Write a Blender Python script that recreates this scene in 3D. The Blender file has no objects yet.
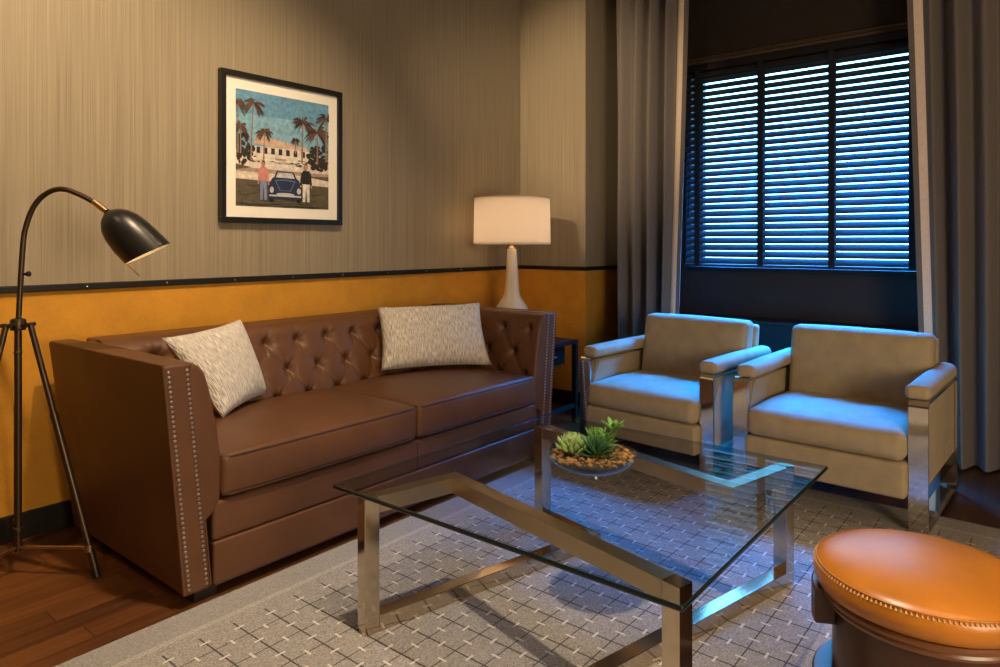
import bpy, bmesh, math, random
from mathutils import Vector, Matrix
random.seed(7)
C = bpy.context.scene.collection
PI = math.pi
sin, cos = math.sin, math.cos

# ------------------------------------------------------------------ materials
def lin(c):
    return tuple(((v/255)/12.92 if v/255 <= .04045 else ((v/255+.055)/1.055)**2.4) for v in c)

def base_mat(name):
    m = bpy.data.materials.new(name); m.use_nodes = True
    nt = m.node_tree; nt.nodes.clear()
    out = nt.nodes.new('ShaderNodeOutputMaterial')
    return m, nt, out

def mat(name, col, rough=.5, metal=0, var=.0, vscale=8, bump=0, bscale=200, sheen=0, spec=.5, coat=0, stretch=None, emit=None, estr=0):
    m, nt, out = base_mat(name)
    b = nt.nodes.new('ShaderNodeBsdfPrincipled'); nt.links.new(b.outputs[0], out.inputs[0])
    b.inputs['Base Color'].default_value = (*col, 1)
    b.inputs['Roughness'].default_value = rough; b.inputs['Metallic'].default_value = metal
    b.inputs['Specular IOR Level'].default_value = spec
    b.inputs['Sheen Weight'].default_value = sheen; b.inputs['Coat Weight'].default_value = coat
    if emit:
        b.inputs['Emission Color'].default_value = (*emit, 1); b.inputs['Emission Strength'].default_value = estr
    if var or bump:
        tc = nt.nodes.new('ShaderNodeTexCoord'); mp = nt.nodes.new('ShaderNodeMapping')
        nt.links.new(tc.outputs['Object'], mp.inputs[0])
        if stretch: mp.inputs['Scale'].default_value = stretch
    if var:
        n = nt.nodes.new('ShaderNodeTexNoise'); n.inputs['Scale'].default_value = vscale; n.inputs['Detail'].default_value = 5
        nt.links.new(mp.outputs[0], n.inputs['Vector'])
        r = nt.nodes.new('ShaderNodeValToRGB')
        r.color_ramp.elements[0].position = .3; r.color_ramp.elements[1].position = .7
        r.color_ramp.elements[0].color = (*[v*(1-var) for v in col], 1)
        r.color_ramp.elements[1].color = (*[min(1, v*(1+var)) for v in col], 1)
        nt.links.new(n.outputs['Fac'], r.inputs[0]); nt.links.new(r.outputs[0], b.inputs['Base Color'])
    if bump:
        n = nt.nodes.new('ShaderNodeTexNoise'); n.inputs['Scale'].default_value = bscale; n.inputs['Detail'].default_value = 3
        nt.links.new(mp.outputs[0], n.inputs['Vector'])
        bp = nt.nodes.new('ShaderNodeBump'); bp.inputs['Strength'].default_value = bump; bp.inputs['Distance'].default_value = .004
        nt.links.new(n.outputs['Fac'], bp.inputs['Height']); nt.links.new(bp.outputs[0], b.inputs['Normal'])
    return m

class NB:
    """tiny node helper for value maths"""
    def __init__(s, nt): s.nt = nt
    def m(s, op, a, b=None, c=None):
        n = s.nt.nodes.new('ShaderNodeMath'); n.operation = op
        for i, v in enumerate((a, b, c)):
            if v is None: continue
            if isinstance(v, (int, float)): n.inputs[i].default_value = v
            else: s.nt.links.new(v, n.inputs[i])
        return n.outputs[0]
    def mix(s, f, a, b):
        n = s.nt.nodes.new('ShaderNodeMix'); n.data_type = 'RGBA'
        for sock, v in ((n.inputs['Factor'], f), (n.inputs[6], a), (n.inputs[7], b)):
            if isinstance(v, (int, float)): sock.default_value = v
            elif isinstance(v, tuple): sock.default_value = (*v, 1) if len(v) == 3 else v
            else: s.nt.links.new(v, sock)
        return n.outputs[2]
    def noise(s, vec, scale, detail=3, dim='3D'):
        n = s.nt.nodes.new('ShaderNodeTexNoise'); n.noise_dimensions = dim
        n.inputs['Scale'].default_value = scale; n.inputs['Detail'].default_value = detail
        if dim == '1D': s.nt.links.new(vec, n.inputs['W'])
        else: s.nt.links.new(vec, n.inputs['Vector'])
        return n.outputs['Fac']
    def bump(s, h, st, d=.003):
        n = s.nt.nodes.new('ShaderNodeBump'); n.inputs['Strength'].default_value = st; n.inputs['Distance'].default_value = d
        s.nt.links.new(h, n.inputs['Height']); return n.outputs[0]

def obj_xyz(nt):
    tc = nt.nodes.new('ShaderNodeTexCoord'); sp = nt.nodes.new('ShaderNodeSeparateXYZ')
    nt.links.new(tc.outputs['Object'], sp.inputs[0])
    return tc.outputs['Object'], sp.outputs[0], sp.outputs[1], sp.outputs[2]

def wallpaper_mat():
    m, nt, out = base_mat('striped_wallpaper'); q = NB(nt)
    b = nt.nodes.new('ShaderNodeBsdfPrincipled'); nt.links.new(b.outputs[0], out.inputs[0])
    v, x, y, z = obj_xyz(nt)
    h = q.m('ADD', x, y)
    mp = nt.nodes.new('ShaderNodeCombineXYZ')
    nt.links.new(h, mp.inputs[0]); nt.links.new(q.m('MULTIPLY', z, .006), mp.inputs[2])
    n1 = q.noise(mp.outputs[0], 330, 2)
    n2 = q.noise(mp.outputs[0], 70, 2)
    f = q.m('ADD', q.m('MULTIPLY', n1, .7), q.m('MULTIPLY', n2, .45))
    mr = nt.nodes.new('ShaderNodeMapRange'); mr.inputs[1].default_value = .38; mr.inputs[2].default_value = .78
    nt.links.new(f, mr.inputs[0])
    c = q.mix(mr.outputs[0], (.200, .160, .102), (.340, .280, .188))
    nt.links.new(c, b.inputs['Base Color']); b.inputs['Roughness'].default_value = .62
    nt.links.new(q.bump(n1, .15, .002), b.inputs['Normal'])
    return m

def floor_mat():
    m, nt, out = base_mat('dark_wood_planks'); q = NB(nt)
    b = nt.nodes.new('ShaderNodeBsdfPrincipled'); nt.links.new(b.outputs[0], out.inputs[0])
    v, x, y, z = obj_xyz(nt)
    pw = .095
    row = q.m('FLOOR', q.m('DIVIDE', y, pw))
    wn = nt.nodes.new('ShaderNodeTexWhiteNoise'); wn.noise_dimensions = '1D'; nt.links.new(row, wn.inputs['W'])
    xs = q.m('ADD', q.m('DIVIDE', x, .9), q.m('MULTIPLY', wn.outputs['Value'], 7.3))
    pl = q.m('FLOOR', xs)
    cb = nt.nodes.new('ShaderNodeCombineXYZ'); nt.links.new(row, cb.inputs[0]); nt.links.new(pl, cb.inputs[1])
    wn2 = nt.nodes.new('ShaderNodeTexWhiteNoise'); wn2.noise_dimensions = '2D'; nt.links.new(cb.outputs[0], wn2.inputs['Vector'])
    gv = nt.nodes.new('ShaderNodeCombineXYZ')
    nt.links.new(q.m('MULTIPLY', x, 1.6), gv.inputs[0]); nt.links.new(q.m('ADD', q.m('MULTIPLY', y, 26), q.m('MULTIPLY', wn2.outputs['Value'], 30)), gv.inputs[1])
    g = q.noise(gv.outputs[0], 1.6, 6)
    f = q.m('ADD', q.m('MULTIPLY', wn2.outputs['Value'], .45), q.m('MULTIPLY', g, .65))
    r = nt.nodes.new('ShaderNodeValToRGB'); nt.links.new(f, r.inputs[0])
    r.color_ramp.elements[0].position = .25; r.color_ramp.elements[0].color = (.022, .008, .004, 1)
    r.color_ramp.elements[1].position = .85; r.color_ramp.elements[1].color = (.17, .060, .018, 1)
    fy = q.m('FRACT', q.m('DIVIDE', y, pw)); fx = q.m('FRACT', xs)
    gap = q.m('MAXIMUM', q.m('LESS_THAN', fy, .02), q.m('LESS_THAN', fx, .003))
    c = q.mix(gap, r.outputs[0], (.01, .004, .002))
    nt.links.new(c, b.inputs['Base Color']); b.inputs['Roughness'].default_value = .36
    nt.links.new(q.bump(g, .08, .002), b.inputs['Normal'])
    return m

def rug_mat():
    """grey-beige loop pile, dark grid 11 cm, pale ticks at the middle of each grid edge, plain border with a pale double line"""
    m, nt, out = base_mat('rug_wool'); q = NB(nt)
    b = nt.nodes.new('ShaderNodeBsdfPrincipled'); nt.links.new(b.outputs[0], out.inputs[0])
    v, x, y, z = obj_xyz(nt)
    P = .11
    def dist(a, off):      # signed distance to the nearest grid line
        t = q.m('ADD', q.m('DIVIDE', q.m('SUBTRACT', a, off), P), .5)
        return q.m('MULTIPLY', q.m('SUBTRACT', q.m('FRACT', t), .5), P)
    dx = dist(x, 1.706); dy = dist(y, 1.260)
    mx = dist(x, 1.706+P/2); my = dist(y, 1.260+P/2)
    A = lambda a: q.m('ABSOLUTE', a)
    LT = lambda a, b_: q.m('LESS_THAN', a, b_)
    def band(a, lo, hi): return q.m('MULTIPLY', q.m('GREATER_THAN', a, lo), LT(a, hi))
    wob = q.m('MULTIPLY', q.m('SUBTRACT', q.noise(v, 220, 2), .5), .004)
    lx = LT(A(q.m('ADD', dx, wob)), .0027); ly = LT(A(q.m('ADD', dy, wob)), .0019)
    inx = band(x, .335, 3.365); iny = band(y, -.335, 2.012)
    inx2 = band(x, .37, 3.33); iny2 = band(y, -.30, 1.93)
    grid = q.m('MAXIMUM', q.m('MULTIPLY', lx, q.m('MULTIPLY', inx2, iny)), q.m('MULTIPLY', ly, q.m('MULTIPLY', inx, iny2)))
    t1 = q.m('MULTIPLY', LT(A(q.m('ADD', my, wob)), .0036), LT(A(dx), .0165))     # ticks across the Y lines
    t2 = q.m('MULTIPLY', LT(A(q.m('ADD', mx, wob)), .0036), LT(A(dy), .0165))     # ticks across the X lines
    t = q.m('MAXIMUM', q.m('MULTIPLY', t1, q.m('MULTIPLY', inx2, iny)), q.m('MULTIPLY', t2, q.m('MULTIPLY', inx, iny2)))
    n1 = q.noise(v, 210, 3); n2 = q.noise(v, 5, 3)
    mrn = nt.nodes.new('ShaderNodeMapRange'); mrn.inputs[1].default_value = .3; mrn.inputs[2].default_value = .7; nt.links.new(n1, mrn.inputs[0])
    base = q.mix(mrn.outputs[0], (.20, .18, .158), (.50, .455, .40))
    base = q.mix(q.m('MULTIPLY', n2, .3), base, (.25, .24, .24))
    # border
    edge = q.m('MINIMUM', q.m('MINIMUM', q.m('SUBTRACT', x, .15), q.m('SUBTRACT', 3.55, x)), q.m('MINIMUM', q.m('SUBTRACT', y, -.5), q.m('SUBTRACT', 2.2, y)))
    base = q.mix(q.m('MULTIPLY', LT(edge, .125), .35), base, (.27, .26, .25))
    dl = q.m('MAXIMUM', band(edge, .128, .1335), band(edge, .139, .1445))
    base = q.mix(q.m('MULTIPLY', dl, .45), base, (.60, .56, .50))
    c = q.mix(grid, base, (.085, .073, .065)); c = q.mix(t, c, (.66, .61, .54))
    nt.links.new(c, b.inputs['Base Color']); b.inputs['Roughness'].default_value = .95; b.inputs['Specular IOR Level'].default_value = .15
    h = q.m('SUBTRACT', q.m('ADD', n1, q.m('MULTIPLY', t, .4)), q.m('MULTIPLY', grid, .8))
    nt.links.new(q.bump(h, .5, .004), b.inputs['Normal'])
    return m

def glass_mat(name, tint, ior=1.5, rough=0.0, refl=1.0):
    m, nt, out = base_mat(name)
    q = NB(nt); ge = nt.nodes.new('ShaderNodeNewGeometry'); dp = nt.nodes.new('ShaderNodeVectorMath'); dp.operation = 'DOT_PRODUCT'
    nt.links.new(ge.outputs['Incoming'], dp.inputs[0]); nt.links.new(ge.outputs['Normal'], dp.inputs[1])
    f0 = ((ior-1)/(ior+1))**2
    fac = q.m('MULTIPLY', refl, q.m('ADD', f0, q.m('MULTIPLY', 1-f0, q.m('POWER', q.m('SUBTRACT', 1, q.m('ABSOLUTE', dp.outputs['Value'])), 5))))
    t = nt.nodes.new('ShaderNodeBsdfTransparent'); t.inputs[0].default_value = (*tint, 1)
    g = nt.nodes.new('ShaderNodeBsdfGlossy'); g.inputs['Roughness'].default_value = rough; g.inputs[0].default_value = (1, 1, 1, 1)
    mx = nt.nodes.new('ShaderNodeMixShader')
    nt.links.new(fac, mx.inputs[0]); nt.links.new(t.outputs[0], mx.inputs[1]); nt.links.new(g.outputs[0], mx.inputs[2])
    nt.links.new(mx.outputs[0], out.inputs[0])
    return m

def shade_mat():
    m, nt, out = base_mat('lamp_shade_linen'); q = NB(nt)
    d = nt.nodes.new('ShaderNodeBsdfDiffuse'); d.inputs[0].default_value = (.90, .84, .74, 1)
    t = nt.nodes.new('ShaderNodeBsdfTranslucent'); t.inputs[0].default_value = (.95, .87, .77, 1)
    mx = nt.nodes.new('ShaderNodeMixShader'); mx.inputs[0].default_value = .80
    nt.links.new(d.outputs[0], mx.inputs[1]); nt.links.new(t.outputs[0], mx.inputs[2]); nt.links.new(mx.outputs[0], out.inputs[0])
    return m

def diffuser_mat():
    m, nt, out = base_mat('added_frosted_disc')
    t = nt.nodes.new('ShaderNodeBsdfTranslucent'); t.inputs[0].default_value = (.80, .74, .66, 1)
    nt.links.new(t.outputs[0], out.inputs[0])
    return m

def pillow_mat():
    m, nt, out = base_mat('wavy_pleated_fabric'); q = NB(nt)
    b = nt.nodes.new('ShaderNodeBsdfPrincipled'); nt.links.new(b.outputs[0], out.inputs[0])
    uv = nt.nodes.new('ShaderNodeUVMap'); sp = nt.nodes.new('ShaderNodeSeparateXYZ'); nt.links.new(uv.outputs[0], sp.inputs[0])
    wv = q.noise(uv.outputs[0], 9, 2)
    cb = nt.nodes.new('ShaderNodeCombineXYZ')
    nt.links.new(q.m('ADD', q.m('MULTIPLY', sp.outputs[0], 118), q.m('MULTIPLY', wv, 3.2)), cb.inputs[0]); nt.links.new(q.m('MULTIPLY', sp.outputs[1], 15), cb.inputs[1])
    s1 = q.noise(cb.outputs[0], 1.0, 1)
    mr = nt.nodes.new('ShaderNodeMapRange'); mr.inputs[1].default_value = .34; mr.inputs[2].default_value = .60; nt.links.new(s1, mr.inputs[0])
    s2 = mr.outputs[0]
    c = q.mix(s2, (.46, .41, .37), (.80, .74, .68))
    nt.links.new(c, b.inputs['Base Color']); b.inputs['Roughness'].default_value = .7; b.inputs['Sheen Weight'].default_value = .2
    nt.links.new(q.bump(s2, .7, .006), b.inputs['Normal'])
    return m

def curtain_mat():
    m, nt, out = base_mat('grey_brown_drapery'); q = NB(nt)
    b = nt.nodes.new('ShaderNodeBsdfPrincipled'); nt.links.new(b.outputs[0], out.inputs[0])
    v, x, y, z = obj_xyz(nt)
    n1 = q.noise(v, 260, 2)
    cb = nt.nodes.new('ShaderNodeCombineXYZ'); nt.links.new(q.m('MULTIPLY', y, 4), cb.inputs[1]); nt.links.new(q.m('MULTIPLY', z, 40), cb.inputs[2])
    n2 = q.noise(cb.outputs[0], 10, 2)
    f = q.m('ADD', q.m('MULTIPLY', n1, .6), q.m('MULTIPLY', n2, .4))
    c = q.mix(f, (.070, .058, .050), (.235, .20, .172))
    nt.links.new(c, b.inputs['Base Color']); b.inputs['Roughness'].default_value = .85; b.inputs['Sheen Weight'].default_value = .15
    nt.links.new(q.bump(f, .25, .003), b.inputs['Normal'])
    return m

def suede_mat():
    m, nt, out = base_mat('orange_suede_panel'); q = NB(nt)
    b = nt.nodes.new('ShaderNodeBsdfPrincipled'); nt.links.new(b.outputs[0], out.inputs[0])
    v, x, y, z = obj_xyz(nt)
    n1 = q.noise(v, 9, 6); n2 = q.noise(v, 90, 3)
    f = q.m('ADD', q.m('MULTIPLY', n1, .65), q.m('MULTIPLY', n2, .35))
    mr = nt.nodes.new('ShaderNodeMapRange'); mr.inputs[1].default_value = .3; mr.inputs[2].default_value = .7; nt.links.new(f, mr.inputs[0])
    c = q.mix(mr.outputs[0], (.46, .20, .010), (.62, .285, .017))
    nt.links.new(c, b.inputs['Base Color']); b.inputs['Roughness'].default_value = .8; b.inputs['Sheen Weight'].default_value = .1
    nt.links.new(q.bump(n2, .1, .002), b.inputs['Normal'])
    return m

M = {}
M['wallpaper'] = wallpaper_mat(); M['suede'] = suede_mat(); M['floor'] = floor_mat(); M['rug'] = rug_mat()
M['darkwall'] = mat('dark_brown_paint', (.030, .020, .014), .6, spec=.3, var=.1)
M['blacktrim'] = mat('black_satin_trim', (.010, .008, .007), .5, spec=.3)
M['baseboard'] = mat('black_baseboard_paint', (.012, .009, .007), .6, spec=.25)
M['ceiling'] = mat('ceiling_plaster', (.42, .38, .32), .9)
M['backwall'] = mat('taupe_paint', (.20, .15, .10), .85)
M['stud'] = mat('nickel_stud', (.75, .70, .62), .25, 1)
M['leather'] = mat('brown_leather', (.112, .0455, .0185), .44, spec=.4, var=.12, vscale=6, bump=.12, bscale=350)
M['leatherseam'] = mat('dark_leather_welt', (.045, .018, .010), .5)
M['nail'] = mat('antique_pewter_nail', (.50, .44, .38), .3, 1)
M['button'] = mat('leather_button', (.05, .02, .010), .5)
M['blackleg'] = mat('black_stained_leg', (.012, .009, .008), .4)
M['pillow'] = pillow_mat()
M['pillowback'] = mat('rust_orange_cloth', (.42, .13, .03), .8)
M['chrome'] = mat('polished_stainless', (.70, .66, .60), .07, 1)
M['tablesteel'] = mat('brushed_stainless', (.60, .51, .39), .13, 1)
M['railsteel'] = mat('satin_stainless', (.62, .52, .37), .30, 1)
M['velvet'] = mat('beige_velvet', (.40, .31, .175), .75, var=.10, vscale=14, bump=.06, bscale=120, sheen=.12)
M['glass'] = glass_mat('smoky_table_glass', (.82, .82, .82), 1.2, refl=.10)
M['glassedge'] = mat('glass_edge_painted_dark', (.006, .012, .012), .12)  # light lost inside the slab, painted as a dark colour on the near edges
M['bowlglass'] = glass_mat('bowl_glass', (.86, .93, .95), 1.5, .06)
M['pane'] = glass_mat('window_glass', (.96, .98, 1.0), 1.45)
M['curtain'] = curtain_mat()
M['band'] = mat('beige_border_cloth', (.80, .65, .49), .8, var=.06, vscale=60, bump=.1, bscale=300)
M['slat'] = mat('dark_slat', (.036, .034, .034), .4, spec=.4)
M['tape'] = mat('black_ladder_tape', (.008, .007, .007), .9)
M['shade'] = shade_mat()
M['added_diffuser'] = diffuser_mat()
M['ceramic'] = mat('white_glazed_ceramic', (.80, .72, .60), .22)
M['brass'] = mat('aged_brass', (.55, .38, .20), .3, 1)
M['bronze'] = mat('dark_bronze', (.085, .058, .036), .38, .85)
M['blackshade'] = mat('black_enamel', (.010, .009, .008), .34)
M['shadein'] = mat('cream_enamel', (.8, .74, .6), .5)
M['bulb'] = mat('warm_bulb', (1, .9, .7), .4, emit=(1, .72, .42), estr=6)
M['darkwood'] = mat('dark_walnut', (.022, .013, .009), .6, spec=.2, var=.2, vscale=20)
M['stoolwood'] = mat('mahogany_veneer', (.060, .020, .010), .28, var=.25, vscale=5, stretch=(1, 1, .15))
M['stooltrim'] = mat('light_mahogany_lip', (.17, .065, .025), .28)
M['tan'] = mat('cognac_leather', (.44, .155, .016), .30, var=.16, vscale=7, bump=.08, bscale=260)
M['stitch'] = mat('cream_thread', (.62, .38, .16), .7)
M['frameblack'] = mat('black_picture_frame', (.010, .008, .007), .35)
M['mount'] = mat('white_mount_board', (.80, .76, .68), .9)
M['soil'] = mat('dark_soil', (.035, .022, .012), .95, var=.5, vscale=60, bump=.8, bscale=90)
M['moss'] = mat('golden_moss', (.22, .115, .032), .95, var=.7, vscale=45)
M['greenlight'] = mat('pale_green_leaf', (.30, .42, .14), .4, var=.2, vscale=25)
M['greendark'] = mat('deep_green_leaf', (.035, .10, .032), .35, var=.3, vscale=25)
M['greenmid'] = mat('mid_green_leaf', (.12, .27, .05), .38, var=.2, vscale=25)
M['frameinside'] = mat('dark_window_frame', (.02, .018, .016), .4)
def flat(name, c): return mat(name, tuple(v*.8 for v in lin(c)), .85, var=.25, vscale=45)
PR = dict(sky=flat('print_sky_blue', (130, 176, 202)), sky2=flat('print_sky_deep', (104, 156, 190)), palm=flat('print_palm', (58, 44, 38)), palm2=flat('print_palm_brown', (98, 70, 56)),
          roof=flat('print_roof', (206, 178, 158)), house=flat('print_house', (226, 216, 202)), dark=flat('print_shadow', (48, 44, 42)), hedge=flat('print_hedge', (44, 42, 38)),
          drive=flat('print_drive', (226, 210, 196)), grass=flat('print_lawn', (92, 84, 66)), grass2=flat('print_lawn_far', (168, 150, 134)), car=flat('print_car_blue', (36, 48, 82)), carl=flat('print_car_light', (96, 110, 142)),
          chrome=flat('print_chrome', (196, 196, 200)), tyre=flat('print_tyre', (22, 20, 22)), skin=flat('print_skin', (196, 140, 116)), pink=flat('print_pink', (208, 140, 132)),
          jeans=flat('print_jeans', (128, 140, 180)), suit=flat('print_jacket', (34, 32, 36)), white=flat('print_white', (228, 220, 212)), hair=flat('print_hair', (70, 36, 30)), trunk=flat('print_trunk', (150, 124, 108)))

# ------------------------------------------------------------------ objects
def put(o, name, parent=None):
    C.objects.link(o)
    if parent is not None: o.parent = parent
    return o

def world_loc(o):
    v = Vector((0, 0, 0))
    while o is not None:
        v += o.location; o = o.parent
    return v

def obj(name, bm, mats, parent=None, smooth=True, angle=40, local=False, at=None):
    """link a bmesh as ONE mesh object; geometry is given in world coordinates unless local"""
    if at is not None and parent is None:
        bmesh.ops.translate(bm, verts=bm.verts, vec=-Vector(at))
    elif parent is not None and not local:
        bmesh.ops.translate(bm, verts=bm.verts, vec=-world_loc(parent))
    bmesh.ops.recalc_face_normals(bm, faces=bm.faces)
    me = bpy.data.meshes.new(name); bm.to_mesh(me); bm.free()
    if not isinstance(mats, (list, tuple)): mats = [mats]
    for m in mats: me.materials.append(m)
    if smooth:
        me.polygons.foreach_set('use_smooth', [True]*len(me.polygons))
        if angle < 180: me.set_sharp_from_angle(angle=math.radians(angle))
    o = bpy.data.objects.new(name, me)
    if smooth and angle <= 60:
        wn_ = o.modifiers.new('weighted_normals', 'WEIGHTED_NORMAL'); wn_.keep_sharp = True
    if at is not None: o.location = at
    return put(o, name, parent)

def tag(o, label, cat, group=None, kind=None):
    if label: o['label'] = label
    if cat: o['category'] = cat
    if group: o['group'] = group
    if kind: o['kind'] = kind
    return o

def thing(name, label, cat, loc, rz=0, group=None):
    o = bpy.data.objects.new(name, None); o.empty_display_size = .1
    C.objects.link(o); o.location = loc; o.rotation_euler = (0, 0, rz)
    return tag(o, label, cat, group)

def struct(name, bm, m, label, cat, smooth=False):
    o = obj(name, bm, m, smooth=smooth); o['kind'] = 'structure'
    return tag(o, label, cat)

NEW = bmesh.new

# ------------------------------------------------------------------ shapes
def ident(p): return p

def rbox(bm, lo, hi, r=.004, n=1, k=2, fn=None, mi=0):
    """rounded box between two corners: n straight cuts per side, k cuts per rounded corner; fn maps (point, unit coords) to a new point"""
    lo = Vector(lo); hi = Vector(hi); c = (lo+hi)/2; H = (hi-lo)/2
    r = min(r, min(H)*.999)
    if isinstance(n, int): n = (n, n, n)
    axes = []
    for a in range(3):
        L = H[a]; s = []
        for i in range(k): s.append(-L + r*(1-math.tan(PI/4*(1-i/k))))
        m = n[a]
        for i in range(m+1): s.append(-(L-r)+2*(L-r)*i/m)
        for i in range(1, k+1): s.append(L - r*(1-math.tan(PI/4*i/k)))
        axes.append(s)
    cache = {}
    def vert(i, j, l):
        key = (i, j, l)
        if key in cache: return cache[key]
        p = Vector((axes[0][i], axes[1][j], axes[2][l]))
        q = Vector([max(-(H[a]-r), min(H[a]-r, p[a])) for a in range(3)])
        d = p-q
        if d.length > 1e-9: p = q+d.normalized()*r
        u = Vector([p[a]/H[a] for a in range(3)])
        w = c+p
        if fn: w = Vector(fn(w, u))
        v = bm.verts.new(w); cache[key] = v; return v
    N = [len(a)-1 for a in axes]
    for (a, b_, d) in ((0, 1, 2), (1, 2, 0), (2, 0, 1)):
        for side in (0, N[d]):
            for i in range(N[a]):
                for j in range(N[b_]):
                    q = []
                    for (ii, jj) in ((i, j), (i+1, j), (i+1, j+1), (i, j+1)):
                        idx = [0, 0, 0]; idx[a] = ii; idx[b_] = jj; idx[d] = side
                        q.append(vert(*idx))
                    f = bm.faces.new(q); f.material_index = mi
    return bm

def tube(bm, pts, r, seg=10, closed=False, cap=True, mi=0):
    pts = [Vector(p) for p in pts]; n = len(pts)
    rr = r if isinstance(r, (list, tuple)) else [r]*n
    rings = []; up = None
    for i, p in enumerate(pts):
        if closed: t = (pts[(i+1) % n]-pts[i-1])
        else: t = pts[min(i+1, n-1)]-pts[max(i-1, 0)]
        t.normalize()
        if up is None:
            up = Vector((0, 0, 1)) if abs(t.z) < .9 else Vector((1, 0, 0))
        a = t.cross(up)
        if a.length < 1e-6: a = t.orthogonal()
        a.normalize(); b_ = a.cross(t).normalized(); up = b_
        rings.append([bm.verts.new(p+(a*cos(2*PI*j/seg)+b_*sin(2*PI*j/seg))*rr[i]) for j in range(seg)])
    for i in range(n if closed else n-1):
        A, B = rings[i], rings[(i+1) % n]
        for j in range(seg):
            f = bm.faces.new((A[j], A[(j+1) % seg], B[(j+1) % seg], B[j])); f.material_index = mi
    if cap and not closed:
        for R in (rings[0], rings[-1]):
            f = bm.faces.new(R); f.material_index = mi
    return bm

def lathe(bm, prof, c, seg=40, a0=0, a1=2*PI, close_profile=False, mi=0, axis=None):
    """revolve (radius, height) pairs about the vertical through c, or about a given frame"""
    c = Vector(c); full = abs(a1-a0-2*PI) < 1e-6
    cols = []
    for j in range(seg if full else seg+1):
        t = a0+(a1-a0)*j/seg
        col = []
        for (r, h) in prof:
            p = Vector((r*cos(t), r*sin(t), h))
            if axis: p = axis @ p
            col.append(bm.verts.new(c+p))
        cols.append(col)
    n = len(prof)
    for j in range(seg):
        A = cols[j]; B = cols[(j+1) % len(cols)]
        for i in range(n if close_profile else n-1):
            i2 = (i+1) % n
            f = bm.faces.new((A[i], B[i], B[i2], A[i2])); f.material_index = mi
    if not full and close_profile:
        bm.faces.new(cols[0]); bm.faces.new(cols[-1])
    bmesh.ops.remove_doubles(bm, verts=[v for col in cols for v in col], dist=1e-6)
    return bm

def prism(bm, poly, axis, a, b_, mi=0):
    """extrude a polygon (pairs) along axis 0/1/2 from a to b"""
    def P(p, t):
        if axis == 0: return (t, p[0], p[1])
        if axis == 1: return (p[0], t, p[1])
        return (p[0], p[1], t)
    A = [bm.verts.new(P(p, a)) for p in poly]; B = [bm.verts.new(P(p, b_)) for p in poly]
    n = len(poly)
    for i in range(n):
        f = bm.faces.new((A[i], A[(i+1) % n], B[(i+1) % n], B[i])); f.material_index = mi
    for R in (A, B):
        f = bm.faces.new(R); f.material_index = mi
    return bm

def loft(bm, rings, cap=True, closed=True):
    R = [[bm.verts.new(p) for p in r] for r in rings]
    n = len(R[0])
    for A, B in zip(R, R[1:]):
        for j in range(n if closed else n-1):
            bm.faces.new((A[j], A[(j+1) % n], B[(j+1) % n], B[j]))
    if cap and closed:
        bm.faces.new(R[0]); bm.faces.new(R[-1])
    return bm

def smooth01(t): t = max(0, min(1, t)); return t*t*(3-2*t)

def lerp_profile(pts, t):
    """pts: list of (key, value) sorted by key"""
    if t <= pts[0][0]: return pts[0][1]
    for (a, va), (b_, vb) in zip(pts, pts[1:]):
        if t <= b_:
            return va+(vb-va)*(t-a)/(b_-a)
    return pts[-1][1]

def catmull(pts, n=8):
    pts = [Vector(p) for p in pts]; out = []
    for i in range(len(pts)-1):
        p0 = pts[max(i-1, 0)]; p1 = pts[i]; p2 = pts[i+1]; p3 = pts[min(i+2, len(pts)-1)]
        for k in range(n):
            t = k/n
            out.append(.5*((2*p1)+(-p0+p2)*t+(2*p0-5*p1+4*p2-p3)*t*t+(-p0+3*p1-3*p2+p3)*t**3))
    out.append(pts[-1]); return out

# ------------------------------------------------------------------ camera
FPX = 690.0
th = math.atan(558/FPX)
cam_d = bpy.data.cameras.new('camera'); cam = bpy.data.objects.new('camera', cam_d); C.objects.link(cam)
cam.location = (0, 0, 1.2); cam.rotation_euler = (PI/2, 0, th-PI/2)
cam_d.sensor_width = 36; cam_d.lens = FPX*36/1000; cam_d.shift_y = -(333.5-243)/1000
cam_d.clip_start = .05
bpy.context.scene.camera = cam
RV = Vector((sin(th), -cos(th), 0))           # a horizontal direction used for the floor lamp's arm

# ------------------------------------------------------------------ room shell
XW, YW, XB, YB, ZC = 4.305, 3.28, 4.80, 2.68, 3.3
XMIN, YMIN = -2.4, -2.8
RZ0, RZ1 = .998, 1.027      # chair rail

b = NEW(); rbox(b, (XMIN-.1, YMIN-.1, -.1), (5.05, YW+.12, 0), .001)
struct('floor', b, M['floor'], 'dark brown wood plank floor around the rug', 'floor')
b = NEW(); rbox(b, (XMIN-.1, YMIN-.1, ZC), (5.05, YW+.12, ZC+.1), .001)
struct('ceiling', b, M['ceiling'], 'plain plaster ceiling above the room', 'ceiling')

b = NEW(); rbox(b, (XMIN-.1, YW, RZ0), (5.05, YW+.12, ZC), .001)
struct('wall_sofa', b, M['wallpaper'], 'taupe finely striped wallpaper above the sofa', 'wall')
b = NEW(); rbox(b, (XMIN-.1, YW, 0), (5.05, YW+.12, RZ0), .001)
struct('wall_sofa_lower', b, M['suede'], 'orange suede panelling behind the sofa', 'wall')
b = NEW(); rbox(b, (XW, YB, RZ0), (XB, YW, ZC), .004)
struct('wall_corner', b, M['wallpaper'], 'short striped wall between sofa corner and window bay', 'wall')
b = NEW(); rbox(b, (XW, YB, 0), (XB, YW, RZ0), .004)
struct('wall_corner_lower', b, M['suede'], 'orange panelling below the short wall beside the window bay', 'wall')
b = NEW(); rbox(b, (XW, YMIN, 0), (XB, -.40, ZC), .001)
struct('wall_right', b, M['backwall'], 'plain wall right of the window bay', 'wall')
WY0, WY1, WZ0, WZ1 = .42, 2.085, 1.035, 2.45
b = NEW()
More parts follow.
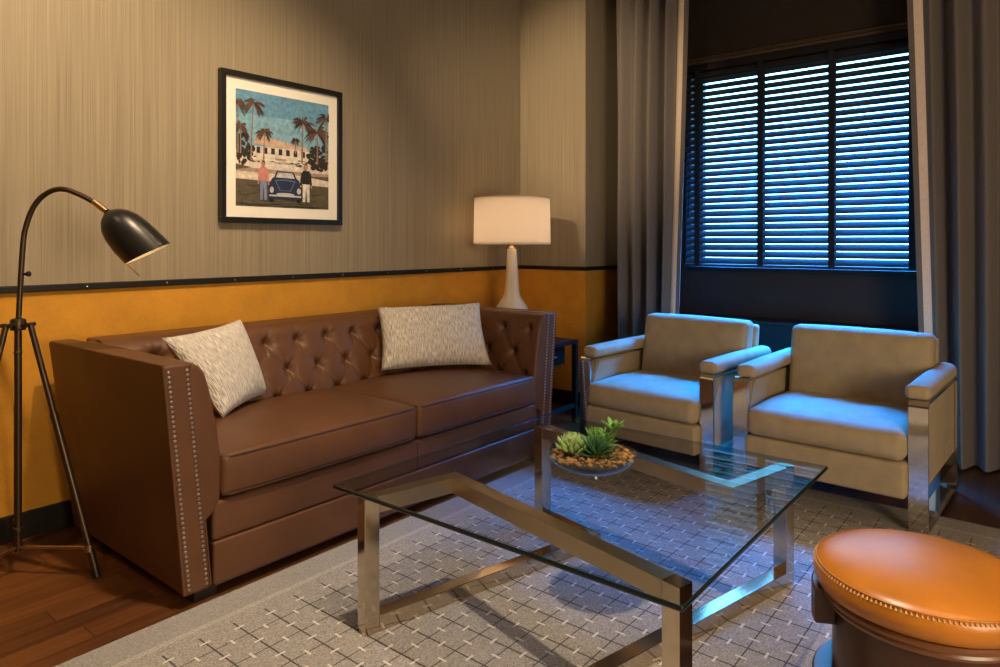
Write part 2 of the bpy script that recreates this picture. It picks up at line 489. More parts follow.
rbox(b, (XB, -.5, 0), (XB+.22, WY0, ZC), .001); rbox(b, (XB, WY1, 0), (XB+.22, YW, ZC), .001)
rbox(b, (XB, WY0, 0), (XB+.22, WY1, WZ0), .001); rbox(b, (XB, WY0, WZ1), (XB+.22, WY1, ZC), .001)
struct('wall_window', b, M['darkwall'], 'dark brown wall around the window', 'wall')
b = NEW(); rbox(b, (XMIN-.1, YMIN, 0), (XMIN, YW, ZC), .001)
struct('wall_left', b, M['backwall'], 'plain taupe wall at the far left end', 'wall')
b = NEW(); rbox(b, (XMIN-.1, YMIN-.1, 0), (5.05, YMIN, ZC), .001)
struct('wall_back', b, M['backwall'], 'plain taupe wall opposite the sofa', 'wall')

# chair rail with studs
def rail(name, lo, hi, label):
    b = NEW(); rbox(b, lo, hi, .004, k=2); return struct(name, b, M['blacktrim'], label, 'chair rail', True)
r1 = rail('trim_1', (XMIN, YW-.016, RZ0), (XW, YW+.002, RZ1), 'black chair rail with small metal studs above the sofa')
for x in (-.17, .17, .51, .855, 1.199, 1.543, 1.887, 2.23, 2.57, 2.92, 3.26, 3.6, 3.95):
    b = NEW(); lathe(b, [(0, .0035), (.004, .0025), (.0055, 0)], (x, YW-.016, 1.0125), 10, axis=Matrix.Rotation(PI/2, 3, 'X'))
    obj('stud', b, M['stud'], r1)
rail('trim_2', (XW-.016, YB, RZ0), (XW+.002, YW-.016, RZ1), 'black chair rail on the short corner wall')
rail('trim_3', (XW-.016, YB-.016, RZ0), (XB, YB+.002, RZ1), 'black chair rail turning into the window bay')
def bboard(name, lo, hi, label):
    b = NEW(); rbox(b, lo, hi, .004, k=2); struct(name, b, M['baseboard'], label, 'baseboard', True)
bboard('baseboard_sofa', (XMIN, YW-.016, 0), (XW, YW+.002, .105), 'black baseboard behind the sofa')
bboard('baseboard_corner', (XW-.016, YB, 0), (XW+.002, YW-.016, .105), 'black baseboard below the short corner wall')
bboard('baseboard_bay', (XW-.016, YB-.016, 0), (XB, YB+.002, .105), 'black baseboard turning into the window bay')

# window: frame, mullions, panes
def wbar(b, y0, y1, z0, z1, x0=4.90, x1=4.95): rbox(b, (x0, y0, z0), (x1, y1, z1), .004, k=1)
b = NEW()
wbar(b, WY0, WY0+.05, WZ0, WZ1); wbar(b, WY1-.05, WY1, WZ0, WZ1); wbar(b, WY0+.05, WY1-.05, WZ0, WZ0+.05); wbar(b, WY0+.05, WY1-.05, WZ1-.05, WZ1)
win = struct('window_1', b, M['frameinside'], 'dark framed window behind the blind', 'window')
b = NEW()
for y in (1.16, 1.622): wbar(b, y-.02, y+.02, WZ0+.05, WZ1-.05)
obj('mullion', b, M['frameinside'], win, False)
for y0, y1 in ((WY0+.05, 1.14), (1.18, 1.602), (1.642, WY1-.05)):
    b = NEW(); rbox(b, (4.922, y0, WZ0+.05), (4.928, y1, WZ1-.05), .0005, k=1); obj('pane', b, M['pane'], win, False)
# moulding above the blind, sill below, ledge
b = NEW(); prism(b, [(XB, 2.475), (XB-.055, 2.482), (XB-.06, 2.50), (XB-.035, 2.512), (XB-.028, 2.535), (XB, 2.55)], 1, .30, 2.16)
struct('trim_4', b, mat('brown_moulding_paint', (.07, .045, .028), .45), 'dark moulding running above the window blind', 'trim')
b = NEW(); rbox(b, (XB-.035, .36, 1.000), (XB+.1, 2.10, 1.030), .005, k=2)
struct('trim_5', b, M['blacktrim'], 'black window sill strip below the blind', 'trim', True)
b = NEW(); rbox(b, (4.60, .10, .66), (XB+.02, 2.30, .69), .006, k=2); rbox(b, (4.63, .12, 0), (XB+.02, 2.28, .661), .003)
struct('trim_6', b, mat('midnight_ledge_paint', (.009, .009, .014), .55), 'dark boxed ledge below the window behind the armchairs', 'ledge', True)

# ------------------------------------------------------------------ window blind
bl = thing('window_blind', 'dark slatted blind with black ladder tapes, half open over the window', 'blind', (4.755, 1.27, 1.035))
YL0, YL1 = .40, 2.105
b = NEW(); N = 29; z0 = 1.075; pitch = .0475; tilt = math.radians(57)
for i in range(N):
    z = z0+pitch*i
    prof = []
    for s in range(5):
        u = (s/4-.5)*.05; cv = .0025*(1-(2*s/4-1)**2)
        prof.append((4.755+u*cos(tilt)-cv*sin(tilt), z+u*sin(tilt)+cv*cos(tilt)))
    back = [(x+.002*sin(tilt)*1, zz-.002*cos(tilt)) for x, zz in reversed(prof)]
    prism(b, prof+back, 1, YL0, YL1)
obj('slats', b, M['slat'], bl, True, 30)
b = NEW(); rbox(b, (4.722, YL0-.005, 2.425), (4.79, YL1+.005, 2.475), .004, k=1); obj('headrail', b, M['blacktrim'], bl)
b = NEW(); rbox(b, (4.73, YL0, 1.036), (4.78, YL1, 1.052), .004, k=1); obj('bottom_rail', b, M['slat'], bl)
for y in (.674, 1.12, 1.566, 2.011):
    b = NEW()
    rbox(b, (4.7295, y-.019, 1.04), (4.7310, y+.019, 2.43), .0005, k=1); rbox(b, (4.779, y-.019, 1.04), (4.7805, y+.019, 2.43), .0005, k=1)
    obj('ladder_tape', b, M['tape'], bl)
b = NEW(); tube(b, [(4.722, 2.07, 2.42), (4.718, 2.07, 1.9), (4.716, 2.068, 1.42)], .0025, 6)
lathe(b, [(0, .02), (.006, .012), (.008, -.02), (0, -.024)], (4.716, 2.068, 1.405), 10); obj('pull_cord', b, M['tape'], bl)

# ------------------------------------------------------------------ curtains
def curtain(name, label, lead, away, lean, nf, ph, x0=4.41, amp=.078, zb=.012, zt=3.24):
    """lead: y of the leading edge at z=2.7; away: +1 when the cloth runs towards +y; lean: shift of the leading edge at floor level"""
    root = thing(name, label, 'curtain', (x0, lead+away*.3, 0), group='drapes either side of the window')
    W = .57
    def plan(z, s, off=0.0):
        """s: distance from the leading edge along the rod (0..W)"""
        t = (2.7-z)/2.7
        wd = 1-.10*t*(1 if s > .12 else 0)
        y = lead+away*(s*(1-.06*t)+lean*t*(1-s/W)**.7)
        e = smooth01((s-.055)/.10)
        a = amp*e*(.75+.35*sin(s*9+ph)+.15*t)
        f = 2*PI*nf*(s/W)+ph+.35*sin(z*1.3+s*7)
        x = x0 - a*cos(f) - (1-e)*.030 - .006*sin(z*2.1+s*11)
        return x+off, y
    def sheet(s0, s1, n, th_=.006, lift=0):
        b_ = NEW(); zs = [zb+(zt-zb)*i/40 for i in range(41)]
        ss = [s0+(s1-s0)*i/n for i in range(n+1)]
        rings = []
        for z in zs:
            A = [(*plan(z, s, -lift), z) for s in ss]; B = [(*plan(z, s, th_), z) for s in reversed(ss)]
            rings.append(A+B)
        return loft(b_, rings)
    dr = obj('drape', sheet(0, W, 120), M['curtain'], root, True, 60)
    yr = plan(1.0, W)[1]
    b_ = NEW(); rings = []
    for i in range(17):
        z = zb+(zt-zb)*i/16; P = []
        xa, yy = plan(z, W)
        for k in range(13):
            x = xa+(XB-.012-xa)*k/12; P.append((x, yy+.012*sin(k*1.5)*away, z))
        rings.append(P+[(x, y+.006, z) for x, y, z in reversed(P)])
    obj('added_light_block', loft(b_, rings), M['curtain'], root, True, 60)  # added unseen cloth panel, keeps window light off the bay side wall
    obj('border_band', sheet(.030, .075, 6, .001, .002), M['band'], dr, True, 60)
    return root
curtain('curtain', 'grey-brown drape with beige border at the left side of the window', 1.925, 1, .085, 4.3, .4)
curtain('curtain', 'grey-brown drape with beige border beside the right-hand armchair', .655, -1, .085, 4.6, 1.2)

# ------------------------------------------------------------------ rug
b = NEW(); rbox(b, (.15, -.5, 0), (3.55, 2.2, .008), .003, n=(6, 6, 1), k=1)
o = obj('area_rug', b, M['rug'], at=(0, 0, 0.0005)); tag(o, 'grey-beige area rug with dark grid and pale dashes on the wood floor', 'rug')

# ------------------------------------------------------------------ sofa
SC = 2.14           # centre line
sofa = thing('sofa', 'brown leather tufted sofa with nailhead trimmed arms against the orange wall', 'sofa', (SC, 2.68, 0))
SF, SB, SZ0, SZ1 = 2.215, 3.15, .04, .808
flare = lambda z: (z-SZ0)/(SZ1-SZ0)*.070
HB = 1.037          # half width at the bottom
# arms (outer frames)
for sg in (-1, 1):
    def fn(p, u, sg=sg):
        p = p.copy(); p.x += sg*flare(p.z)*(1+.32*(p.y-SF)/(SB-SF))
        return p
    x0, x1 = SC+sg*HB, SC+sg*(HB-.092)
    b = NEW(); rbox(b, (min(x0, x1), SF, SZ0), (max(x0, x1), SB, SZ1), .012, n=(2, 4, 8), k=3, fn=fn)
    # shallow upright panel seams on the outside
    arm = obj('arm', b, M['leather'], sofa)
    b = NEW()
    e = .004
    tube(b, [(SC+sg*(HB+flare(SZ1)*1.31-.004), SB-.03, SZ1-.003), (SC+sg*(HB+flare(SZ1)-.004), SF+.006, SZ1-.003), (SC+sg*(HB+flare(SZ1)-.002), SF+.003, SZ1-.012), (SC+sg*HB, SF+.003, SZ0+.008)], .0042, 8)
    tube(b, [(SC+sg*(HB-.092+flare(SZ1)), SF+.004, SZ1-.006), (SC+sg*(HB-.092+flare(SZ0)), SF+.004, SZ0+.01)], .0032, 8)
    obj('piping', b, M['leather'], arm)
    for k in (0, 1):
        b = NEW(); n = 46
        for i in range(n):
            z = SZ0+.022+(SZ1-SZ0-.045)*i/(n-1)
            x = SC+sg*(HB+flare(z)-.016-.060*k)
            lathe(b, [(0, .0050), (.004, .0038), (.0061, 0)], (x, SF-.0005, z), 8, axis=Matrix.Rotation(PI/2, 3, 'X'))
        obj('nailhead_trim', b, M['nail'], arm)

# tuft displacement
def tuft(s, t, a, rows, s_off, depth=.020):
    """s along, t up; buttons at s_off + a*(k + half on odd rows), rows = list of heights top to bottom; returns inward offset"""
    h = rows[0]-rows[1]
    q = (rows[0]-t)/h                       # 0 at the top row
    u = (s-s_off)/a
    if q < 0:                               # above the top row: upright pleats fading out
        dd = abs((u+.5) % 1-.5)
        fade = max(0, 1+q*1.1)
        val = depth*.28*(1-abs(sin(PI*u))**.9)*fade+.0014*math.exp(-(dd*a/.005)**2)*fade
    else:
        A = u+q*.5; B = u-q*.5
        pA = abs(sin(PI*A)); pB = abs(sin(PI*B))
        dA = abs((A+.5) % 1-.5)*a*.8; dB = abs((B+.5) % 1-.5)*a*.8
        val = depth*.28*(1-(pA*pB)**.8)+math.exp(-(dB/.0055)**2)*.006+math.exp(-(dA/.005)**2)*.0004
        if t < rows[-1]: val *= max(0, 1-(rows[-1]-t)/.1)
    for ri, rz in enumerate(rows):
        uo = u-(.5 if ri % 2 else 0)
        ds = ((uo+.5) % 1-.5)*a; dt = t-rz
        r2 = ds*ds+dt*dt
        if r2 < .02:
            r = math.sqrt(r2); ang = math.atan2(dt, ds); k = round(uo)
            val += depth*1.75*math.exp(-(r/.0255)**1.5)
            val += .0034*cos(10*ang+ri*1.3+k*.7)*math.exp(-((r-.030)/.022)**2)+.0012*cos(6*ang+ri+k*2.1)*math.exp(-((r-.05)/.03)**2)
    return val

def buttons(name, pts, axis, parent):
    for p in pts:
        b_ = NEW(); lathe(b_, [(0, .006), (.006, .005), (.0105, .001), (.0115, -.004)], p, 14, axis=axis)
        obj(name, b_, M['button'], parent)

# tufted back
ROWS = [.716, .588, .460]
bprof = [(.30, 2.83), (.40, 2.835), (.46, 2.845), (.588, 2.888), (.716, 2.948), (.76, 2.965), (.785, 2.985), (.80, 3.01)]
AB = .1755; SOFF = 1.868
def back_y(z): return lerp_profile(bprof, z)
XL, XR = SC-.985, SC+.985
rings = []
nx = 330
zs = [.28+.01*i for i in range(50)]+[.782, .792, .800]
for i in range(nx+1):
    x = XL+(XR-XL)*i/nx
    ring = []
    for z in zs:
        d = tuft(x, z, AB, ROWS, SOFF, .022)
        y = back_y(z)+d-.012
        ring.append((x, y, z))
    ring += [(x, 3.03, .8065), (x, 3.06, .8075), (x, 3.09, .807), (x, 3.09, .28)]
    rings.append(ring)
tb = obj('tufted_back', loft(NEW(), rings), M['leather'], sofa, True, 75)
pts = []
for ri, z in enumerate(ROWS[:2]):
    for k in range(-5, 9):
        x = SOFF+AB*(k+(.5 if ri else 0))
        if SC-.93 < x < SC+.93: pts.append((x, back_y(z)+.034, z))
buttons('button', pts, Matrix.Rotation(PI/2, 3, 'X'), tb)
b = NEW()
def fnb(p, u):
    p = p.copy(); p.x += (1 if p.x > SC else -1)*flare(p.z)*abs(p.x-SC)/HB; return p
rbox(b, (SC-.93, 3.05, SZ0), (SC+.93, SB, SZ1-.001), .012, n=(6, 1, 6), k=3, fn=fnb); obj('back_frame', b, M['leather'], sofa)

# tufted inner arms
aprof = [(.27, .985-.07), (.30, .985-.045), (.34, .985-.092), (.45, .985-.095), (.60, .985-.070), (.70, .985-.042), (.78, .985-.010), (.80, .985+.006)]
aprof = [(.265, .967), (.29, .937), (.33, .914), (.45, .910), (.588, .928), (.716, .955), (.765, .970), (.79, .990), (.803, 1.012)]
AA = .19; AOFF = 2.297
for sg in (-1, 1):
    rings = []; ny = 130; y0, y1 = SF+.002, 3.04
    ys = [y0, y0+.002, y0+.006, y0+.012, y0+.020]+[y0+.020+(y1-y0-.020)*i/ny for i in range(1, ny+1)]
    zz = [.265+.009*i for i in range(58)]+[.79, .797, .803]
    for y in ys:
        e = max(0, 1-(y-y0)/.022); shrink = .020*(1-math.sqrt(max(0, 1-e*e)))
        ring = []
        for z in zz:
            hx = lerp_profile(aprof, z)
            fade = smooth01((y-SF-.02)/.07)
            d = tuft(y, z, AA, ROWS[:2]+[.46], AOFF, .020)*fade
            zt = min(z, .803-shrink*.8); zt = max(zt, .265+shrink*.6)
            ring.append((SC+sg*(hx+shrink+d-.008), y, zt))
        ring.append((SC+sg*1.05, y, .805-shrink*.8)); ring.append((SC+sg*1.05, y, .60)); ring.append((SC+sg*.985, y, .265+shrink*.6))
        rings.append(ring)
    ta = obj('tufted_arm_pad', loft(NEW(), rings), M['leather'], sofa, True, 75)
    pts = []
    for ri, z in enumerate(ROWS[:2]):
        for k in range(0, 4):
            y = AOFF+AA*(k+(.5 if ri else 0))
            if SF+.05 < y < 2.86: pts.append((SC+sg*(lerp_profile(aprof, z)+.032), y, z))
    buttons('button', pts, Matrix.Rotation(-sg*PI/2, 3, 'Y'), ta)

# base rails
def bulge(amount):
    def f(p, u):
        p = p.copy()
        if u.y < 0: p.y -= amount*(1-u.z*u.z)*min(1, (1-abs(u.x))*12)
        return p
    return f
b = NEW(); rbox(b, (SC-.935, SF+.004, SZ0), (SC+.935, 3.08, .186), .010, n=(40, 1, 6), k=3, fn=bulge(.004)); obj('base_rail', b, M['leather'], sofa)
b = NEW(); rbox(b, (SC-.935, SF+.008, .186), (SC+.935, 3.06, .322), .014, n=(40, 1, 6), k=3, fn=bulge(.006)); dk = obj('seat_deck', b, M['leather'], sofa)
b = NEW(); tube(b, [(SC+.015, SF-.0005, .19), (SC+.015, SF-.003, .25), (SC+.015, SF-.0005, .318)], .0018, 6); obj('seam', b, M['leatherseam'], dk)
b = NEW(); tube(b, [(SC-.93, SF+.006, .0425), (SC+.93, SF+.006, .0425)], .004, 6); obj('piping', b, M['leatherseam'], sofa)
# loose seat cushions
for x0, x1 in ((SC-.908, SC+.012), (SC+.018, SC+.908)):
    y0, y1, z0_, z1_ = SF-.004, 2.86, .332, .474
    def fn(p, u):
        p = p.copy()
        e = (1-u.x*u.x)**.6*(1-u.y*u.y)**.6 if abs(u.x) < 1 and abs(u.y) < 1 else 0
        if u.z > 0: p.z += .034*e*u.z
        fy = (1-min(1, abs(u.x))**4)
        if u.y < 0: p.y -= .012*fy*(1-u.z*u.z)+.006*fy
        p.x += math.copysign(.006*(1-u.z*u.z)*(1-u.y*u.y), u.x)*abs(u.x)
        return p
    b = NEW(); rbox(b, (x0, y0, z0_), (x1, y1, z1_), .020, n=(28, 20, 6), k=4, fn=fn)
    cu = obj('seat_cushion', b, M['leather'], sofa, True, 80)
    b = NEW()
    for zz_ in (z1_-.006, z0_+.006):
        P = []
        for i in range(41):
            ux = -1+2*i/40; x = (x0+x1)/2+ux*(x1-x0)/2*.985
            P.append((x, y0-.006*(1-ux**4)-.0005+.014*abs(ux)**40, zz_))
        tube(b, [(x0+.004, y0+.35, zz_), (x0+.002, y0+.05, zz_)]+P+[(x1-.002, y0+.05, zz_), (x1-.004, y0+.35, zz_)], .0036, 8)
    obj('piping', b, M['leatherseam'], cu)
for sx in (-1, 1):
    for y in (SF+.02, SB-.10):
        b = NEW(); x = SC+sx*.955
        rbox(b, (x-.04, y, 0.0), (x+.04, y+.075, .043), .004, k=1); obj('leg', b, M['blackleg'], sofa)

# ------------------------------------------------------------------ throw pillows
def pillow(name, label, TL, TR, BR, BL, thick, shift=Vector((0, 0, 0))):
    TL, TR, BR, BL = map(Vector, (TL, TR, BR, BL))
    mid = (TL+TR+BL+BR)/4; TL, TR, BR, BL = [mid+(p-mid)*1.045+shift for p in (TL, TR, BR, BL)]
    base = (BL+BR)/2
    nrm = (BL-TL).cross(TR-TL).normalized()          # towards the camera side when seen TL-TR-BL
    bm = NEW(); uvl = bm.loops.layers.uv.new('UVMap'); n = 28
    def pt(i, j, side):
        u = -1+2*i/n; v = -1+2*j/n
        U = u*(1-.055*(1-v*v)*abs(u)**2) ; V = v*(1-.075*(1-u*u)*abs(v)**2)
        a, c = (U+1)/2, (V+1)/2
        p = (BL*(1-a)+BR*a)*(1-c)+(TL*(1-a)+TR*a)*c
        e = ((1-u*u)*(1-v*v))
        h = thick/2*(e**.42)*(1+.05*sin(5*u+2*v))
        return p+nrm*h*side
    grid = {}
    for side in (-1, 1):
        for i in range(n+1):
            for j in range(n+1):
                edge = i in (0, n) or j in (0, n)
                key = (i, j, 0 if edge else side)
                if key not in grid: grid[key] = bm.verts.new(pt(i, j, side))
        for i in range(n):
            for j in range(n):
                ks = [(i, j), (i+1, j), (i+1, j+1), (i, j+1)]
                vs = [grid[(a, c, 0 if (a in (0, n) or c in (0, n)) else side)] for a, c in ks]
                if side < 0: vs.reverse(); ks = list(reversed(ks))
                f = bm.faces.new(vs); f.material_index = 0 if side > 0 else 1
                W = (TR-TL).length; H = (TL-BL).length
                for l, (a, c) in zip(f.loops, ks): l[uvl].uv = (a/n*W*1.9, c/n*H*1.9)
    o = obj(name, bm, [M['pillow'], M['pillowback']], at=base, angle=180)
    return tag(o, label, 'pillow', 'throw pillows on the sofa')
def front(TL, TR, BR, BL):
    """make the first side face away from the sofa"""
    return TL, TR, BR, BL
pillow('throw_pillow', 'pale wavy-textured square pillow propped against the left arm of the sofa',
       (1.29, 2.755, .815), (1.706, 2.915, .84), (1.768, 2.81, .518), (1.45, 2.60, .505), .15, RV*-.010+Vector((.006, -.012, .004)))
pillow('throw_pillow', 'beige wavy-textured oblong pillow across the right corner of the sofa near the table lamp',
       (2.578, 2.950, .835), (3.01, 2.60, .85), (2.965, 2.475, .525), (2.459, 2.785, .53), .15)

# ------------------------------------------------------------------ coffee table
TZ = .0085
ct = thing('coffee_table', 'square glass coffee table on a zigzag brushed steel frame in the middle of the rug', 'table', (1.951, 1.198, TZ))
ph = math.radians(13.2); e1 = Vector((cos(ph), -sin(ph), 0)); e2 = Vector((-sin(ph), -cos(ph), 0))
TC = Vector((1.951, 1.198, 0)); TW = .05; TTOP = .4225
Ap = Vector((1.395, 1.648, 0))-TC
ea, eb = Ap.dot(e1), Ap.dot(e2)      # A in the rotated frame
def tpt(a, c, z): return TC+e1*a+e2*c+Vector((0, 0, z))
Bv = Vector((1.494, .683, 0))-TC
ba, bb = Bv.dot(e1), Bv.dot(e2)
def tbox(bm, a0, a1, c0, c1, z0, z1):
    def fn(p, u): return tpt(p.x, p.y, p.z)
    rbox(bm, (min(a0, a1), min(c0, c1), z0), (max(a0, a1), max(c0, c1), z1), .0022, k=2, fn=fn)
h = TW/2
for sg in (1, -1):
    A_, B_ = (sg*ea, sg*eb), (sg*ba, sg*bb)
    for (a, c) in (A_, B_):
        bm = NEW(); tbox(bm, a-h, a+h, c-h, c+h, TZ, TTOP); obj('leg', bm, M['tablesteel'], ct, True, 40)
    # top rail: along e1 from A to the corner, then along e2 to B
    bm = NEW()
    tbox(bm, A_[0]+sg*h, B_[0]+sg*h, A_[1]-h, A_[1]+h, TTOP-TW, TTOP)
    tbox(bm, B_[0]-h, B_[0]+h, A_[1]+sg*h, B_[1]-sg*h, TTOP-TW, TTOP)
    obj('top_rail', bm, M['railsteel'], ct, True, 30)
    # floor rail: along e1 from A to below the other frame's leg line, then back along e2 to that leg
    D_ = (-sg*ba, -sg*bb)
    bm = NEW()
    tbox(bm, A_[0]+sg*h, D_[0]+sg*h, A_[1]-h, A_[1]+h, TZ, TZ+TW)
    tbox(bm, D_[0]-h, D_[0]+h, A_[1]-sg*h, D_[1]+sg*h, TZ, TZ+TW)
    obj('floor_rail', bm, M['tablesteel'], ct, True, 30)
bm = NEW(); rbox(bm, (1.364, .611, .4230), (2.542, 1.788, .4380), .006, k=2)
for f in bm.faces:
    f.material_index = 0 if abs(f.normal.z) > .9 or (f.normal.length == 0) else 1
bm.normal_update()
for f in bm.faces:
    c_ = f.calc_center_median()
    f.material_index = 0 if abs(f.normal.z) > .9 else (2 if (c_.x > 2.53 or c_.y > 1.775) else 1)  # same glass all round: near edges painted dark, far edges clear
obj('glass_top', bm, [M['glass'], M['glassedge'], glass_mat('glass_edge_painted_clear', (.62, .72, .70), 1.5)], ct, True, 30)

# ------------------------------------------------------------------ planted bowl
BX, BY, BZ = 1.945, 1.185, .4382
bw = thing('succulent_bowl', 'shallow footed glass bowl of succulents and moss standing on the coffee table', 'planter', (BX, BY, BZ))
bm = NEW()
outer = [(0, .0), (.040, .0), (.042, .004), (.035, .016), (.050, .020), (.090, .0285), (.122, .044), (.140, .061), (.147, .077)]
inner = [(.1445, .077), (.1372, .062), (.1195, .0465), (.088, .0318), (.050, .0245), (0, .023)]
lathe(bm, outer+inner, (BX, BY, BZ), 48); obj('bowl', bm, M['bowlglass'], bw, True, 60)
bm = NEW(); lathe(bm, [(0, .0236), (.050, .0252), (.0875, .0325), (.1188, .0472), (.1355, .0615), (.138, .067), (.12, .073), (.06, .080), (0, .083)], (BX, BY, BZ), 36)
obj('soil', bm, M['soil'], bw, True, 180)
bm = NEW()
for i in range(480):
    a = random.uniform(0, 2*PI); r = .134*math.sqrt(random.random()); hh = .067+.016*(1-(r/.134)**2)
    p = Vector((BX+r*cos(a), BY+r*sin(a), BZ+hh+random.uniform(-.002, .006)))
    s = random.uniform(.0035, .009)
    m = Matrix.Translation(p) @ Matrix.Rotation(random.random()*6, 4, 'Z') @ Matrix.Rotation(random.uniform(-.6, .6), 4, 'X') @ Matrix.Diagonal((s*random.uniform(1, 1.7), s, s*.6, 1))
    g = bmesh.ops.create_icosphere(bm, subdivisions=1, radius=1, matrix=m)
    for v in g['verts']: v.co += Vector((random.uniform(-1, 1), random.uniform(-1, 1), random.uniform(-1, 1)))*.0018
o = obj('moss', bm, M['moss'], bw, True, 60); o['kind'] = 'stuff'

def leaf(bm, base, yaw, pitch, L, W, T=.004, curl=.4, fold=.25, n=7):
    """a fleshy pointed leaf starting at base, rising at pitch and curving by curl"""
    rings = []; p = Vector(base); an = pitch
    d = Vector((cos(yaw), sin(yaw), 0)); sd = Vector((-sin(yaw), cos(yaw), 0))
    for i in range(n+1):
        t = i/n
        w = W*(.55+.9*t)*(1-t**2.4)**.8 if t < 1 else .0004
        w = max(w, .0005); th_ = T*(1-t*.8)
        dirv = d*cos(an)+Vector((0, 0, 1))*sin(an); up = -d*sin(an)+Vector((0, 0, 1))*cos(an)
        rings.append([p-sd*w/2+up*w*fold, p-sd*w*.2+up*(w*fold*.2+th_*.4), p+up*th_*.5, p+sd*w*.2+up*(w*fold*.2+th_*.4), p+sd*w/2+up*w*fold, p+sd*w*.22-up*th_*.6, p-up*th_, p-sd*w*.22-up*th_*.6])
        p = p+dirv*L/n; an += curl/n
    loft(bm, rings)

def rosette(name, c, R, n_rings, m_, kind, tilt=(0, 0)):
    bm = NEW(); c = Vector(c); k = 0
    for ri in range(n_rings):
        q = ri/max(1, n_rings-1); cnt = 12-int(q*6)
        for i in range(cnt):
            yaw = 2*PI*(i/cnt)+ri*.6+random.uniform(-.12, .12)
            pitch = .10+q*1.15+random.uniform(-.1, .1)
            L = R*(1-.35*q)*random.uniform(.9, 1.1)
            leaf(bm, c+Vector((cos(yaw)*.004, sin(yaw)*.004, ri*.004)), yaw, pitch, L, kind[0]*(1-.25*q), kind[1], kind[2])
    return obj(name, bm, m_, bw, True, 180)
def bp(u, v, dz):   # a point over the bowl: u across towards RV, v away from the lens
    return Vector((BX, BY, BZ+dz))+RV*u+Vector((cos(th), sin(th), 0))*v
rosette('pale_rosette', bp(-.066, -.01, .082), .066, 6, M['greenlight'], (.019, .006, .95)); 
rosette('spiky_rosette', bp(.006, -.045, .078), .076, 5, M['greendark'], (.017, .004, .35))
rosette('leafy_rosette', bp(.022, .035, .085), .074, 5, M['greenmid'], (.024, .004, .5))
bm = NEW()
st = bp(.03, .005, .078); tp = bp(.072, .02, .150)
tube(bm, [st, (st+tp)/2+Vector((0, 0, .008)), tp], [.005, .0045, .004], 8)
for i in range(9):
    yaw = -th*0+i*2*PI/9+.3; leaf(bm, tp+Vector((0, 0, -.004)), yaw, .35+.25*(i % 2), .052, .022, .004, .3)
for i in range(5):
    yaw = i*2*PI/5; leaf(bm, (st+tp)/2+Vector((0, 0, .006)), yaw, .5, .045, .018, .004, .4)
obj('stemmed_succulent', bm, M['greenmid'], bw, True, 180)

